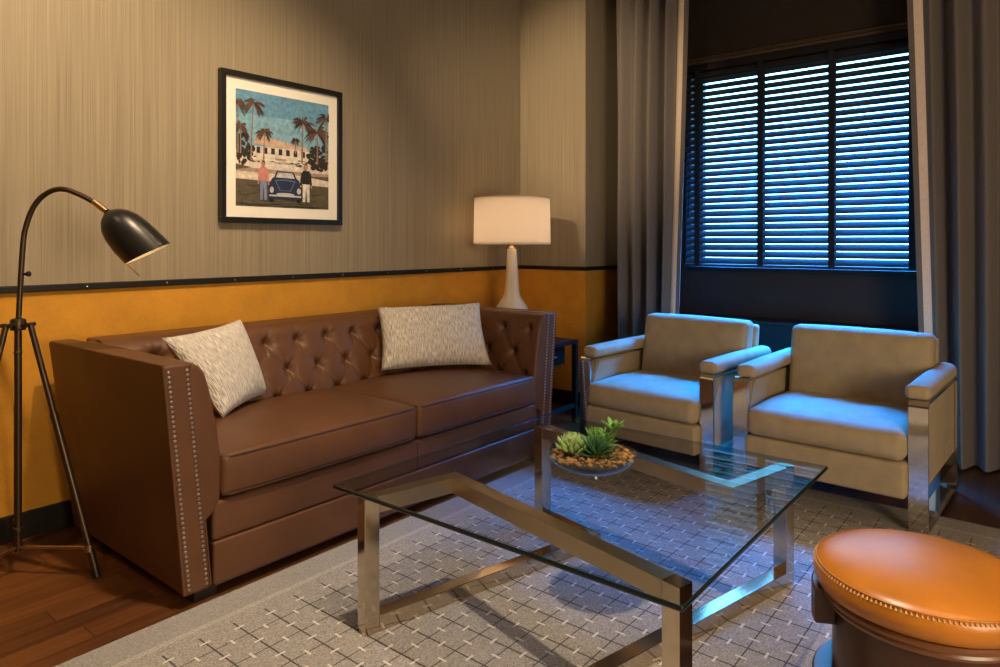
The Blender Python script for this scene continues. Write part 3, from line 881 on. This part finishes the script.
# ------------------------------------------------------------------ armchairs
def armchair(label, loc, rz):
    root = thing('armchair', label, 'chair', loc, rz, 'pair of armchairs below the window')
    X0 = -.365
    L = lambda name, bm, m, p=root, a=40: obj(name, bm, m, p, True, a, local=True)
    def rrect(x0, x1, z0, z1, r, n=5):
        P = []
        for (cx_, cz, a0) in ((x1-r, z0+r, -PI/2), (x1-r, z1-r, 0), (x0+r, z1-r, PI/2), (x0+r, z0+r, PI)):
            for i in range(n+1): P.append((cx_+r*cos(a0+PI/2*i/n), cz+r*sin(a0+PI/2*i/n)))
        return P
    for sg in (-1, 1):
        ya, yb = sg*.406, sg*.334
        out = rrect(X0, X0+.73, 0, .545, .028); inn = rrect(X0+.013, X0+.717, .013, .532, .015)
        bm = NEW(); n = len(out)
        V = [[bm.verts.new((p[0], y, p[1])) for p in poly] for poly in (out, inn) for y in (ya, yb)]   # out-a, out-b, in-a, in-b
        for i in range(n):
            j = (i+1) % n
            bm.faces.new((V[0][i], V[0][j], V[1][j], V[1][i])); bm.faces.new((V[2][i], V[2][j], V[3][j], V[3][i]))
            bm.faces.new((V[0][i], V[0][j], V[2][j], V[2][i])); bm.faces.new((V[1][i], V[1][j], V[3][j], V[3][i]))
        L('side_frame', bm, M['chrome'], a=35)
        # upholstered side panel inside the loop
        bm = NEW(); y0, y1 = sg*.394, sg*.340
        poly = [(X0+.016, .18), (X0+.016, .37), (X0+.095, .530), (X0+.714, .530), (X0+.714, .18)]
        prism(bm, poly, 1, y0, y1); bmesh.ops.bevel(bm, geom=list(bm.edges), offset=.008, segments=2, affect='EDGES')
        L('side_panel', bm, M['velvet'])
        bm = NEW()
        def fn(p, u, sg=sg):
            p = p.copy()
            if u.z > 0: p.z += .013*(1-u.y*u.y)*min(1, .35+.65*(u.x+1))
            return p
        yc = sg*.363+(-.010 if sg > 0 else 0)
        rbox(bm, (X0+.016, yc-.047, .546), (X0+.70, yc+.047, .602), .022, n=(10, 5, 1), k=4, fn=fn)
        L('arm_pad', bm, M['velvet'], a=180)
    bm = NEW(); rbox(bm, (X0-.045, -.332, .142), (X0+.70, .332, .288), .016, n=(1, 10, 2), k=3); L('seat_base', bm, M['velvet'], a=180)
    def fs(p, u):
        p = p.copy(); e = (1-min(1, u.x*u.x))*(1-min(1, u.y**4))
        if u.z > 0: p.z += .026*e*u.z+.004*sin(9*u.y+4*u.x)*e
        if u.x < 0: p.x -= .016*(1-u.z*u.z)*(1-u.y**4)
        return p
    bm = NEW(); rbox(bm, (X0-.050, -.331, .291), (X0+.56, .331, .416), .040, n=(14, 16, 3), k=4, fn=fs); L('seat_cushion', bm, M['velvet'], a=180)
    def rec(p, u):
        p = p.copy(); e = (1-u.z**4)*(1-u.y**4)
        if u.x < 0: p.x -= .024*e+.004*sin(8*u.y+3*u.z)*e
        p.x += (p.z-.40)*.17
        p.z += .006*(1-u.y*u.y)*max(0, u.z)
        return p
    bm = NEW(); rbox(bm, (X0+.475, -.336, .385), (X0+.585, .314, .756), .030, n=(2, 14, 12), k=4, fn=rec); L('back_cushion', bm, M['velvet'], a=180)
    def rec2(p, u):
        p = p.copy(); p.x += max(0, (p.z-.40))*.17; return p
    bm = NEW(); rbox(bm, (X0+.60, -.334, .13), (X0+.668, .334, .728), .020, n=(1, 6, 10), k=3, fn=rec2); L('back_shell', bm, M['velvet'], a=180)
    return root
ach = armchair('beige velvet armchair with polished steel sides standing nearer the sofa', (3.667, 1.680, .0088), -math.radians(4.9))
def dup(root, loc, rz, label):
    r = root.copy(); C.objects.link(r); r.location = loc; r.rotation_euler = (0, 0, rz); r['label'] = label
    for ch in list(root.children):
        c = ch.copy(); C.objects.link(c); c.parent = r
        for g in ch.children:
            d = g.copy(); C.objects.link(d); d.parent = c
    return r
dup(ach, (3.641, .798, .0088), -math.radians(2.4), 'beige velvet armchair with polished steel sides in front of the right-hand drape')

# ------------------------------------------------------------------ stool
SX, SY = 1.83, .24
stl = thing('stool', 'round cognac leather stool on a dark wooden drum in the right foreground', 'stool', (SX, SY, .0088))
R = .232; zt = .487
def zrel(pr): return [(r_, z_-0) for r_, z_ in pr]
bm = NEW(); lathe(bm, [(0, .395), (.200, .395), (.219, .402), (.2265, .418), (.2275, .430), (.2255, .444), (.2195, .4545), (.200, .465), (.16, .475), (.10, .482), (.05, .4845), (0, .4855)], (SX, SY, 0), 72)
seat = obj('seat', bm, M['tan'], stl, True, 180)
bm = NEW()
n = 150
for i in range(n):
    a = 2*PI*i/n; ca, sa = cos(a), sin(a)
    for (ra, za, rb_, zb_, da) in ((.2222, .4535, .2262, .4485, 0), (.2222, .4535, .2262, .4485, .011)):
        p0 = Vector((SX+ra*cos(a), SY+ra*sin(a), za)); p1 = Vector((SX+rb_*cos(a+da), SY+rb_*sin(a+da), zb_))
        tube(bm, [p0, p1], .0011, 4)
obj('stitching', bm, M['stitch'], seat, True, 60)
bm = NEW(); lathe(bm, [(.2195, .4573), (.2215, .4572), (.2225, .4555), (.2205, .4548)], (SX, SY, 0), 72, close_profile=True); obj('piping', bm, M['tan'], seat, True, 180)
bm = NEW(); lathe(bm, [(0, .394), (.208, .394), (.213, .389), (.211, .381), (.203, .377), (.206, .371), (.203, .364), (.19, .360), (0, .360)], (SX, SY, 0), 72); obj('wooden_lip', bm, M['stooltrim'], stl, True, 40)
bm = NEW(); lathe(bm, [(0, .36), (.186, .36), (.186, .10), (.196, .09), (.196, .04), (.18, .0092), (0, .0092)], (SX, SY, 0), 64); obj('drum', bm, M['stoolwood'], stl, True, 40)
va = math.atan2(SY, SX)
a0 = va-.75*PI+PI*.99-.48*PI; 
def band_(name, r0, r1, z0, z1, a0, a1):
    bm = NEW(); lathe(bm, [(r0, z0), (r1-.004, z0), (r1, z0+.004), (r1, z1-.004), (r1-.004, z1), (r0, z1)], (SX, SY, 0), 40, a0, a1, close_profile=True)
    return obj(name, bm, M['stoolwood'], stl, True, 40)
band_('curved_rail', .187, .232, .312, .392, va-.62*PI, va+.62*PI)
band_('foot_rail', .187, .230, .10, .185, va-.62*PI, va+.62*PI)
for da in (-.3, .3):
    a = va+da*PI
    bm = NEW()
    def fn(p, u, a=a):
        return Vector((SX+cos(a)*p.x-sin(a)*p.y, SY+sin(a)*p.x+cos(a)*p.y, p.z))
    rbox(bm, (.180, -.028, .0092), (.228, .028, .375), .006, k=2, fn=fn); obj('leg', bm, M['stoolwood'], stl)

# ------------------------------------------------------------------ side table and table lamp
sdt = thing('side_table', 'dark wood side table in the corner behind the right sofa arm', 'table', (3.68, 2.87, 0))
x0, x1, y0, y1, zt = 3.42, 3.925, 2.50, 3.20, .555
bm = NEW(); rbox(bm, (x0, y0, zt-.028), (x1, y1, zt), .003, k=1); obj('tabletop', bm, M['darkwood'], sdt)
for x in (x0, x1-.032):
    for y in (y0, y1-.032):
        bm = NEW(); rbox(bm, (x, y, 0), (x+.032, y+.032, zt-.028), .002, k=1); obj('leg', bm, M['darkwood'], sdt)
bm = NEW(); rbox(bm, (x0+.033, y0+.04, .40), (x1-.1, y1-.033, zt-.029), .003, k=1); dr = obj('drawer', bm, M['darkwood'], sdt)
bm = NEW(); tube(bm, [((x0+x1)/2-.09, y0+.040, .46), ((x0+x1)/2-.09, y0+.022, .46), ((x0+x1)/2+.03, y0+.022, .46), ((x0+x1)/2+.03, y0+.040, .46)], .004, 8); obj('handle', bm, M['brass'], dr)
for y in (y0+.006, y1-.026):
    bm = NEW(); rbox(bm, (x0+.032, y, .10), (x1-.032, y+.02, .13), .002, k=1); obj('stretcher', bm, M['darkwood'], sdt)

LX, LY, LZ = 3.716, 2.90, .5555
tl = thing('table_lamp', 'white ceramic table lamp with lit drum shade behind the right sofa arm', 'lamp', (LX, LY, LZ))
bm = NEW()
lathe(bm, [(0, 0), (.118, 0), (.122, .006), (.122, .03), (.114, .05), (.110, .18), (.112, .20), (.106, .212), (.088, .240), (.068, .268), (.055, .300), (.050, .335), (.044, .43), (.038, .54), (.034, .598), (.028, .606), (0, .606)], (LX, LY, LZ), 8)
def soft(bm):
    bmesh.ops.bevel(bm, geom=[e for e in bm.edges if abs((e.verts[0].co-e.verts[1].co).normalized().z) > .25], offset=.006, segments=2, affect='EDGES')
soft(bm)
obj('body', bm, M['ceramic'], tl, True, 35)
bm = NEW(); lathe(bm, [(0, .606), (.022, .606), (.024, .611), (.018, .618), (.012, .622), (.012, .66), (.016, .665), (.016, .70), (0, .702)], (LX, LY, LZ), 24); obj('neck', bm, M['brass'], tl)
# shade: open drum with thickness, spider ring
zb, zt2 = 1.188, 1.508
bm = NEW(); lathe(bm, [(.263, zb-LZ), (.258, zt2-LZ), (.2555, zt2-LZ), (.2605, zb-LZ)], (LX, LY, LZ), 64, close_profile=True); sh = obj('lamp_shade', bm, M['shade'], tl, True, 60)
bm = NEW()
for zz_, rr_ in ((zb+.002, .2615), (zt2-.002, .257)):
    tube(bm, [(LX+rr_*cos(2*PI*i/48), LY+rr_*sin(2*PI*i/48), zz_) for i in range(48)], .003, 6, closed=True)
for i in range(3):
    a = 2*PI*i/3+.4; tube(bm, [(LX, LY, zt2-.03), (LX+.256*cos(a), LY+.256*sin(a), zt2-.006)], .002, 6)
tube(bm, [(LX, LY, LZ+.70), (LX, LY, zt2-.03)], .004, 6)
obj('shade_rim', bm, mat('shade_rim_cloth', (.55, .47, .38), .8), sh)
for hz, rr_ in ((zb+.012-LZ, .259), (zt2-.014-LZ, .2545)):
    bm = NEW(); lathe(bm, [(.02, hz), (rr_, hz), (rr_, hz+.003), (.02, hz+.003)], (LX, LY, LZ), 48, close_profile=True); obj('added_diffuser', bm, M['added_diffuser'], sh, True, 40)  # added unseen discs that soften the lamp's light on the walls
bm = NEW(); lathe(bm, [(0, .70), (.014, .705), (.028, .735), (.032, .76), (.026, .785), (0, .80)], (LX, LY, LZ), 20); obj('bulb', bm, mat('lamp_bulb', (1, .9, .75), .4, emit=(1, .70, .42), estr=25), tl)

# ------------------------------------------------------------------ floor lamp
FX, FY = .846, 2.93
fl = thing('floor_lamp', 'bronze tripod floor lamp with black dome shade at the left end of the sofa', 'lamp', (FX, FY, 0))
K = 2.5/FPX
def fp(u, v, d=0): return Vector((FX, FY, 1.2-(v-243)*K))+RV*(u-18)*K+Vector((cos(th), sin(th), 0))*d
HZ = .905
bm = NEW(); tube(bm, [(FX, FY, .085), (FX, FY, HZ)], .0125, 12)
lathe(bm, [(.0125, 0), (.0145, .002), (.0145, .006), (.0125, .008)], (FX, FY, .80), 12); lathe(bm, [(.0125, 0), (.0165, .002), (.0165, .014), (.0125, .016)], (FX, FY, .155), 12)
obj('centre_rod', bm, M['bronze'], fl)
bm = NEW(); tube(bm, catmull([fp(18, 330), fp(20, 290), fp(22.5, 250), fp(25.5, 228), fp(34, 206), fp(47, 193), fp(62, 189), fp(78, 194), fp(94, 202.5), fp(106.5, 211.5)], 6), .0095, 12)
stem = obj('curved_stem', bm, M['bronze'], fl, True, 180)
bm = NEW(); tube(bm, [fp(93.5, 201.5), fp(106.5, 211.5)], .0115, 12); obj('brass_sleeve', bm, M['brass'], stem)
bm = NEW(); kp = fp(23.5, 274); tube(bm, [kp-RV*.002, kp+RV*.016], .005, 10); tube(bm, [kp+RV*.014, kp+RV*.022], .0095, 12); obj('knob', bm, M['blackshade'], stem)
# hub
bm = NEW(); lathe(bm, [(.012, -.022), (.024, -.020), (.026, -.012), (.026, .010), (.022, .020), (.013, .022)], (FX, FY, HZ), 20)
va2 = math.atan2(FY, FX)
feet = [Vector((1.017, 2.685, 0)), Vector((.575, 2.800, 0)), Vector((.925, 3.215, 0))]
for ft in feet:
    d = (ft-Vector((FX, FY, 0))).normalized(); s_ = Vector((-d.y, d.x, 0))
    for k in (-1, 1):
        tube(bm, [Vector((FX, FY, HZ))+s_*.011*k+d*.015, Vector((FX, FY, HZ))+s_*.011*k+d*.052], .0055, 8)
    tube(bm, [Vector((FX, FY, HZ))+d*.047-s_*.019, Vector((FX, FY, HZ))+d*.047+s_*.019], .008, 10)
obj('hub', bm, M['bronze'], fl)
for ft in feet:
    d = (ft-Vector((FX, FY, 0))).normalized(); top = Vector((FX, FY, HZ))+d*.047
    mid = top.lerp(ft, .36)
    bm = NEW(); tube(bm, [top, mid], .0105, 12); tube(bm, [mid, ft+Vector((0, 0, .004))], .0125, 12); tube(bm, [mid.lerp(top, .02), mid.lerp(ft, .02)], .0135, 12)
    lg = obj('leg', bm, M['bronze'], fl)
    bm = NEW(); q = top.lerp(ft, .965); tube(bm, [q, ft+Vector((0, 0, .001))], .0142, 12); obj('foot_cap', bm, M['blackleg'], lg)
    bm = NEW(); jn = top.lerp(ft, .885); c0 = Vector((FX, FY, .098))
    tube(bm, [c0, jn], .0065, 8); tube(bm, [jn-Vector((0, 0, .012)), jn+Vector((0, 0, .012))], .0155, 10)
    obj('brace', bm, M['brass'], fl)
# shade: dome open towards the lower right
ax = (RV*.66-Vector((0, 0, .74))+Vector((cos(th), sin(th), 0))*.15).normalized()
o_top = fp(106.5, 212)
side = ax.cross(Vector((cos(th), sin(th), 0))).normalized(); dep = side.cross(ax)
fr = Matrix((side, dep, ax)).transposed()
prof = [(.0, .0), (.010, .0), (.022, .006), (.042, .020), (.060, .044), (.071, .075), (.077, .11), (.080, .15), (.0805, .205)]
ins = [(.0785, .205), (.078, .15), (.075, .11), (.069, .075), (.058, .046), (.040, .023), (.02, .010), (0, .008)]
def cut(p):        # slanted mouth: the upper lip reaches further than the lower lip
    return p
bm = NEW(); seg = 40; cols = []
def shade_pt(r, hgt, t):
    k = max(0, (hgt-.10)/.105)
    hh = hgt+k*(.022*cos(t)*SGN)
    return o_top+fr @ Vector((r*cos(t), r*sin(t), hh))
SGN = 1 if side.dot(Vector((0, 0, 1))) > 0 else -1
def dome(profile):
    b_ = NEW(); cols = []
    for j in range(seg):
        t = 2*PI*j/seg; cols.append([b_.verts.new(shade_pt(r_, h_, t)) for r_, h_ in profile])
    for j in range(seg):
        A, B = cols[j], cols[(j+1) % seg]
        for i in range(len(profile)-1): b_.faces.new((A[i], B[i], B[i+1], A[i+1]))
    bmesh.ops.remove_doubles(b_, verts=b_.verts, dist=1e-6); return b_
sd_ = obj('lamp_shade', dome(prof+[(.0785, .205)]), M['blackshade'], fl, True, 60)
obj('shade_lining', dome(ins), M['shadein'], sd_, True, 60)
bm = NEW(); bc = o_top+ax*.07
g = bmesh.ops.create_uvsphere(bm, u_segments=16, v_segments=10, radius=.026, matrix=Matrix.Translation(bc)); tube(bm, [o_top+ax*.012, bc], .012, 10)
obj('bulb', bm, M['bulb'], fl)
bm = NEW(); q0 = o_top-side*SGN*.079+ax*.13; tube(bm, [q0, q0+ax*.115-side*SGN*.002], .0026, 8); obj('aiming_rod', bm, M['brass'], sd_)

# ------------------------------------------------------------------ framed photograph
PX0, PX1, PZ0, PZ1 = 1.802, 2.556, 1.303, 2.079
fp_ = thing('framed_photograph', 'black framed colour photograph with white mount hanging above the sofa', 'picture', ((PX0+PX1)/2, YW, PZ0))
FWd = .030; yf = YW-.032
bm = NEW()
for (a0_, a1_, c0_, c1_) in ((PX0, PX1, PZ1-FWd, PZ1), (PX0, PX1, PZ0, PZ0+FWd), (PX0, PX0+FWd, PZ0+FWd, PZ1-FWd), (PX1-FWd, PX1, PZ0+FWd, PZ1-FWd)):
    rbox(bm, (a0_, yf, c0_), (a1_, YW-.001, c1_), .0025, k=1)
obj('frame', bm, M['frameblack'], fp_)
bm = NEW(); rbox(bm, (PX0+FWd, YW-.016, PZ0+FWd), (PX1-FWd, YW-.010, PZ1-FWd), .0005, k=1); mt = obj('mount', bm, M['mount'], fp_)
QX0, QX1, QZ0, QZ1 = PX0+.088, PX1-.090, PZ0+.088, PZ1-.088
yq = YW-.0165
keys = list(PR); bm = NEW(); layer = [0]
def poly(pts, m_):
    layer[0] += 1
    y = yq-.000012*layer[0]
    f = bm.faces.new([bm.verts.new((QX0+(QX1-QX0)*(u-.17*u*(1-u)), y, QZ0+(QZ1-QZ0)*v)) for u, v in pts]); f.material_index = keys.index(m_)
def rect(u0, v0, u1, v1, m_): poly([(u0, v0), (u1, v0), (u1, v1), (u0, v1)], m_)
def ell(cu, cv, ru, rv, m_, n=14): poly([(cu+ru*cos(2*PI*i/n), cv+rv*sin(2*PI*i/n)) for i in range(n)], m_)
rect(0, 0, 1, 1, 'sky'); rect(0, .80, 1, 1, 'sky2')
rect(0, .36, 1, .50, 'drive'); rect(0, .20, 1, .37, 'drive'); rect(0, .30, 1, .335, 'grass2'); poly([(0, .36), (.18, .34), (0, .31)], 'grass'); poly([(1, .31), (.72, .30), (1, .27)], 'grass')
poly([(0, 0), (1, 0), (1, .215), (0, .235)], 'grass')
# house
poly([(.20, .55), (.80, .50), (.78, .56), (.50, .60), (.24, .635)], 'roof'); rect(.20, .40, .80, .53, 'house')
for i in range(7): rect(.235+.08*i, .47, .275+.08*i, .525, 'dark')
rect(.44, .42, .56, .44, 'grass2'); rect(.30, .36, .72, .40, 'white')
def clump(cu, cv, ru, rv, n, cols):
    for k in range(n):
        a = random.uniform(0, 2*PI); r = math.sqrt(random.random())
        w_ = random.uniform(.12, .3); x_, y_ = cu+ru*r*cos(a), cv+rv*r*sin(a)
        rx_, ry_ = ru*w_, rv*w_
        x_ = min(max(x_, rx_), 1-rx_); y_ = min(max(y_, ry_), 1-ry_)
        m_ = random.choice(cols); j = random.random()*PI
        poly([(x_+rx_*cos(j+2*PI*i/6)*random.uniform(.5, 1), y_+ry_*sin(j+2*PI*i/6)*random.uniform(.5, 1)) for i in range(6)], m_)
clump(.08, .50, .12, .13, 80, ['hedge', 'dark', 'palm']); clump(.91, .48, .13, .12, 80, ['hedge', 'dark', 'palm']); clump(.20, .41, .08, .03, 16, ['hedge', 'palm2', 'grass'])
clump(.72, .41, .10, .03, 18, ['hedge', 'palm2', 'grass']); clump(.50, .405, .16, .012, 14, ['grass2', 'palm2', 'hedge']); clump(.5, .02, .5, .02, 30, ['grass', 'hedge']); clump(.5, .14, .5, .08, 26, ['grass', 'grass'])
def palm(u, v0, v1, lean, size, m_):
    poly([(u-.009, v0), (u+.009, v0), (u+lean*.3+.007, (v0+v1)/2), (u+lean+.005, v1), (u+lean-.005, v1), (u+lean*.3-.007, (v0+v1)/2)], 'trunk')
    cx_, cy_ = u+lean, v1
    for k in range(26):
        a = random.uniform(-.9, PI+.9); L = size*random.uniform(.65, 1.1); q = []
        for t in (0, .35, .7, 1): q.append((cx_+L*t*cos(a), cy_+L*t*sin(a)*.85-.45*size*t*t))
        wd = .010
        top = [(min(max(x_, 0), 1), min(max(y_+w_, 0), 1)) for (x_, y_), w_ in zip(q, (.003, wd, wd*.8, 0))]
        bot = [(min(max(x_, 0), 1), min(max(y_-w_, 0), 1)) for (x_, y_), w_ in zip(q, (.003, wd, wd*.8, .002))]
        poly(top+bot[::-1], m_ if k % 3 else ('palm' if m_ != 'palm' else 'palm2'))
palm(.17, .40, .90, .03, .13, 'palm2'); palm(.31, .42, .66, .01, .10, 'palm2'); palm(.72, .42, .79, .01, .15, 'palm'); palm(.88, .42, .72, .0, .16, 'palm2'); palm(.97, .45, .86, .0, .14, 'palm'); palm(.65, .5, .62, 0, .05, 'palm'); palm(.02, .45, .88, 0, .10, 'palm2'); palm(.05, .45, .68, 0, .11, 'palm2')
# car seen from the front
ell(.395, .085, .03, .035, 'tyre'); ell(.685, .085, .03, .035, 'tyre')
poly([(.36, .10), (.365, .20), (.40, .26), (.46, .285), (.62, .285), (.68, .26), (.715, .20), (.72, .10), (.69, .075), (.39, .075)], 'car')
poly([(.42, .265), (.45, .325), (.63, .325), (.66, .265)], 'car'); poly([(.44, .268), (.462, .315), (.618, .315), (.64, .268)], 'chrome')
poly([(.43, .245), (.54, .255), (.65, .245), (.60, .15), (.48, .15)], 'carl'); poly([(.445, .235), (.54, .245), (.635, .235), (.59, .155), (.49, .155)], 'car')
ell(.395, .155, .022, .028, 'chrome'); ell(.685, .155, .022, .028, 'chrome'); rect(.37, .098, .71, .112, 'chrome'); ell(.54, .118, .10, .015, 'chrome')
# two people standing either side
def person(u, top, legs, headc, s=1):
    poly([(u-.035, .06), (u-.01, .06), (u, .20), (u+.01, .06), (u+.035, .06), (u+.036, .235), (u-.036, .235)], legs)
    poly([(u-.038, .225), (u+.038, .225), (u+.052, .32), (u+.03, .35), (u-.03, .35), (u-.052, .32)], top)
    poly([(u-.052, .32), (u-.036, .31), (u-.045, .22), (u-.062, .215)], top); poly([(u+.052, .32), (u+.036, .31), (u+.045, .22), (u+.062, .215)], top)
    ell(u-.055, .205, .009, .012, 'skin'); ell(u+.055, .205, .009, .012, 'skin'); ell(u, .383, .020, .027, headc); ell(u, .376, .015, .021, 'skin')
person(.305, 'pink', 'jeans', 'hair'); person(.76, 'suit', 'white', 'trunk')
obj('print', bm, [PR[k] for k in keys], mt, False)

# ------------------------------------------------------------------ lights
def spot(name, loc, target, energy, size=60, blend=.6, col=(1, .72, .44), rad=.05):
    l = bpy.data.lights.new(name, 'SPOT'); l.energy = energy; l.color = col; l.spot_size = math.radians(size); l.spot_blend = blend; l.shadow_soft_size = rad
    o_ = bpy.data.objects.new(name, l); C.objects.link(o_); o_.location = loc
    o_.rotation_euler = (Vector(target)-Vector(loc)).to_track_quat('-Z', 'Y').to_euler(); return o_
def point(name, loc, energy, col=(1, .72, .44), rad=.03):
    l = bpy.data.lights.new(name, 'POINT'); l.energy = energy; l.color = col; l.shadow_soft_size = rad
    o_ = bpy.data.objects.new(name, l); C.objects.link(o_); o_.location = loc; return o_
WARM = (1, .74, .46)
spot('ceiling_spot_wall', (1.15, 1.5, 3.2), (.9, 3.28, 1.5), 230, 95, 1, WARM)
spot('ceiling_spot_wall', (2.2, 1.8, 3.2), (2.2, 3.28, .9), 80, 70, 1, WARM)
spot('ceiling_spot_wall', (-.2, 2.2, 3.2), (-.1, 3.28, 1.9), 70, 100, 1, WARM)
spot('ceiling_spot_corner', (.2, 2.0, 2.9), (4.3, 2.78, 2.15), 560, 29, 1, WARM)
spot('ceiling_spot_table', (1.3, .9, 3.25), (1.35, 1.15, 0), 290, 64, 1, (1, .82, .62))
spot('ceiling_spot_stool', (1.3, -.6, 3.25), (1.8, .2, .4), 60, 42, .8, WARM)
point('unseen_fill_light', (.75, -1.7, 1.2), 185, (1, .79, .54), .6)  # added warm fill behind the camera; no lamp stands there
point('table_lamp_light', (LX, LY, 1.345), 34, (1, .77, .56), .04)

w = bpy.data.worlds.new('sky'); bpy.context.scene.world = w; w.use_nodes = True
nt = w.node_tree; nt.nodes.clear()
wo = nt.nodes.new('ShaderNodeOutputWorld'); bg = nt.nodes.new('ShaderNodeBackground'); nt.links.new(bg.outputs[0], wo.inputs[0])
q = NB(nt); tcw = nt.nodes.new('ShaderNodeTexCoord'); spw = nt.nodes.new('ShaderNodeSeparateXYZ'); nt.links.new(tcw.outputs['Generated'], spw.inputs[0])
mrw = nt.nodes.new('ShaderNodeMapRange'); mrw.inputs[1].default_value = .52; mrw.inputs[2].default_value = .66; nt.links.new(spw.outputs[2], mrw.inputs[0])
nt.links.new(q.mix(mrw.outputs[0], (.008, .025, .038), (.005, .25, 1.0)), bg.inputs[0]); bg.inputs[1].default_value = 250
pl_ = bpy.data.lights.new('window_portal', 'AREA'); pl_.shape = 'RECTANGLE'; pl_.size = WY1-WY0; pl_.size_y = WZ1-WZ0
pl_.cycles.is_portal = True
po = bpy.data.objects.new('window_portal', pl_); C.objects.link(po); po.location = (4.97, (WY0+WY1)/2, (WZ0+WZ1)/2); po.rotation_euler = (PI/2, 0, PI/2)

sc = bpy.context.scene
sc.view_settings.view_transform = 'Standard'; sc.view_settings.look = 'None'; sc.view_settings.gamma = 1; sc.view_settings.use_curve_mapping = False
sc.view_settings.exposure = .27
sc.cycles.max_bounces = 10; sc.cycles.transparent_max_bounces = 16; sc.cycles.sample_clamp_indirect = 6; sc.cycles.sample_clamp_direct = 12
sc.cycles.use_denoising = True
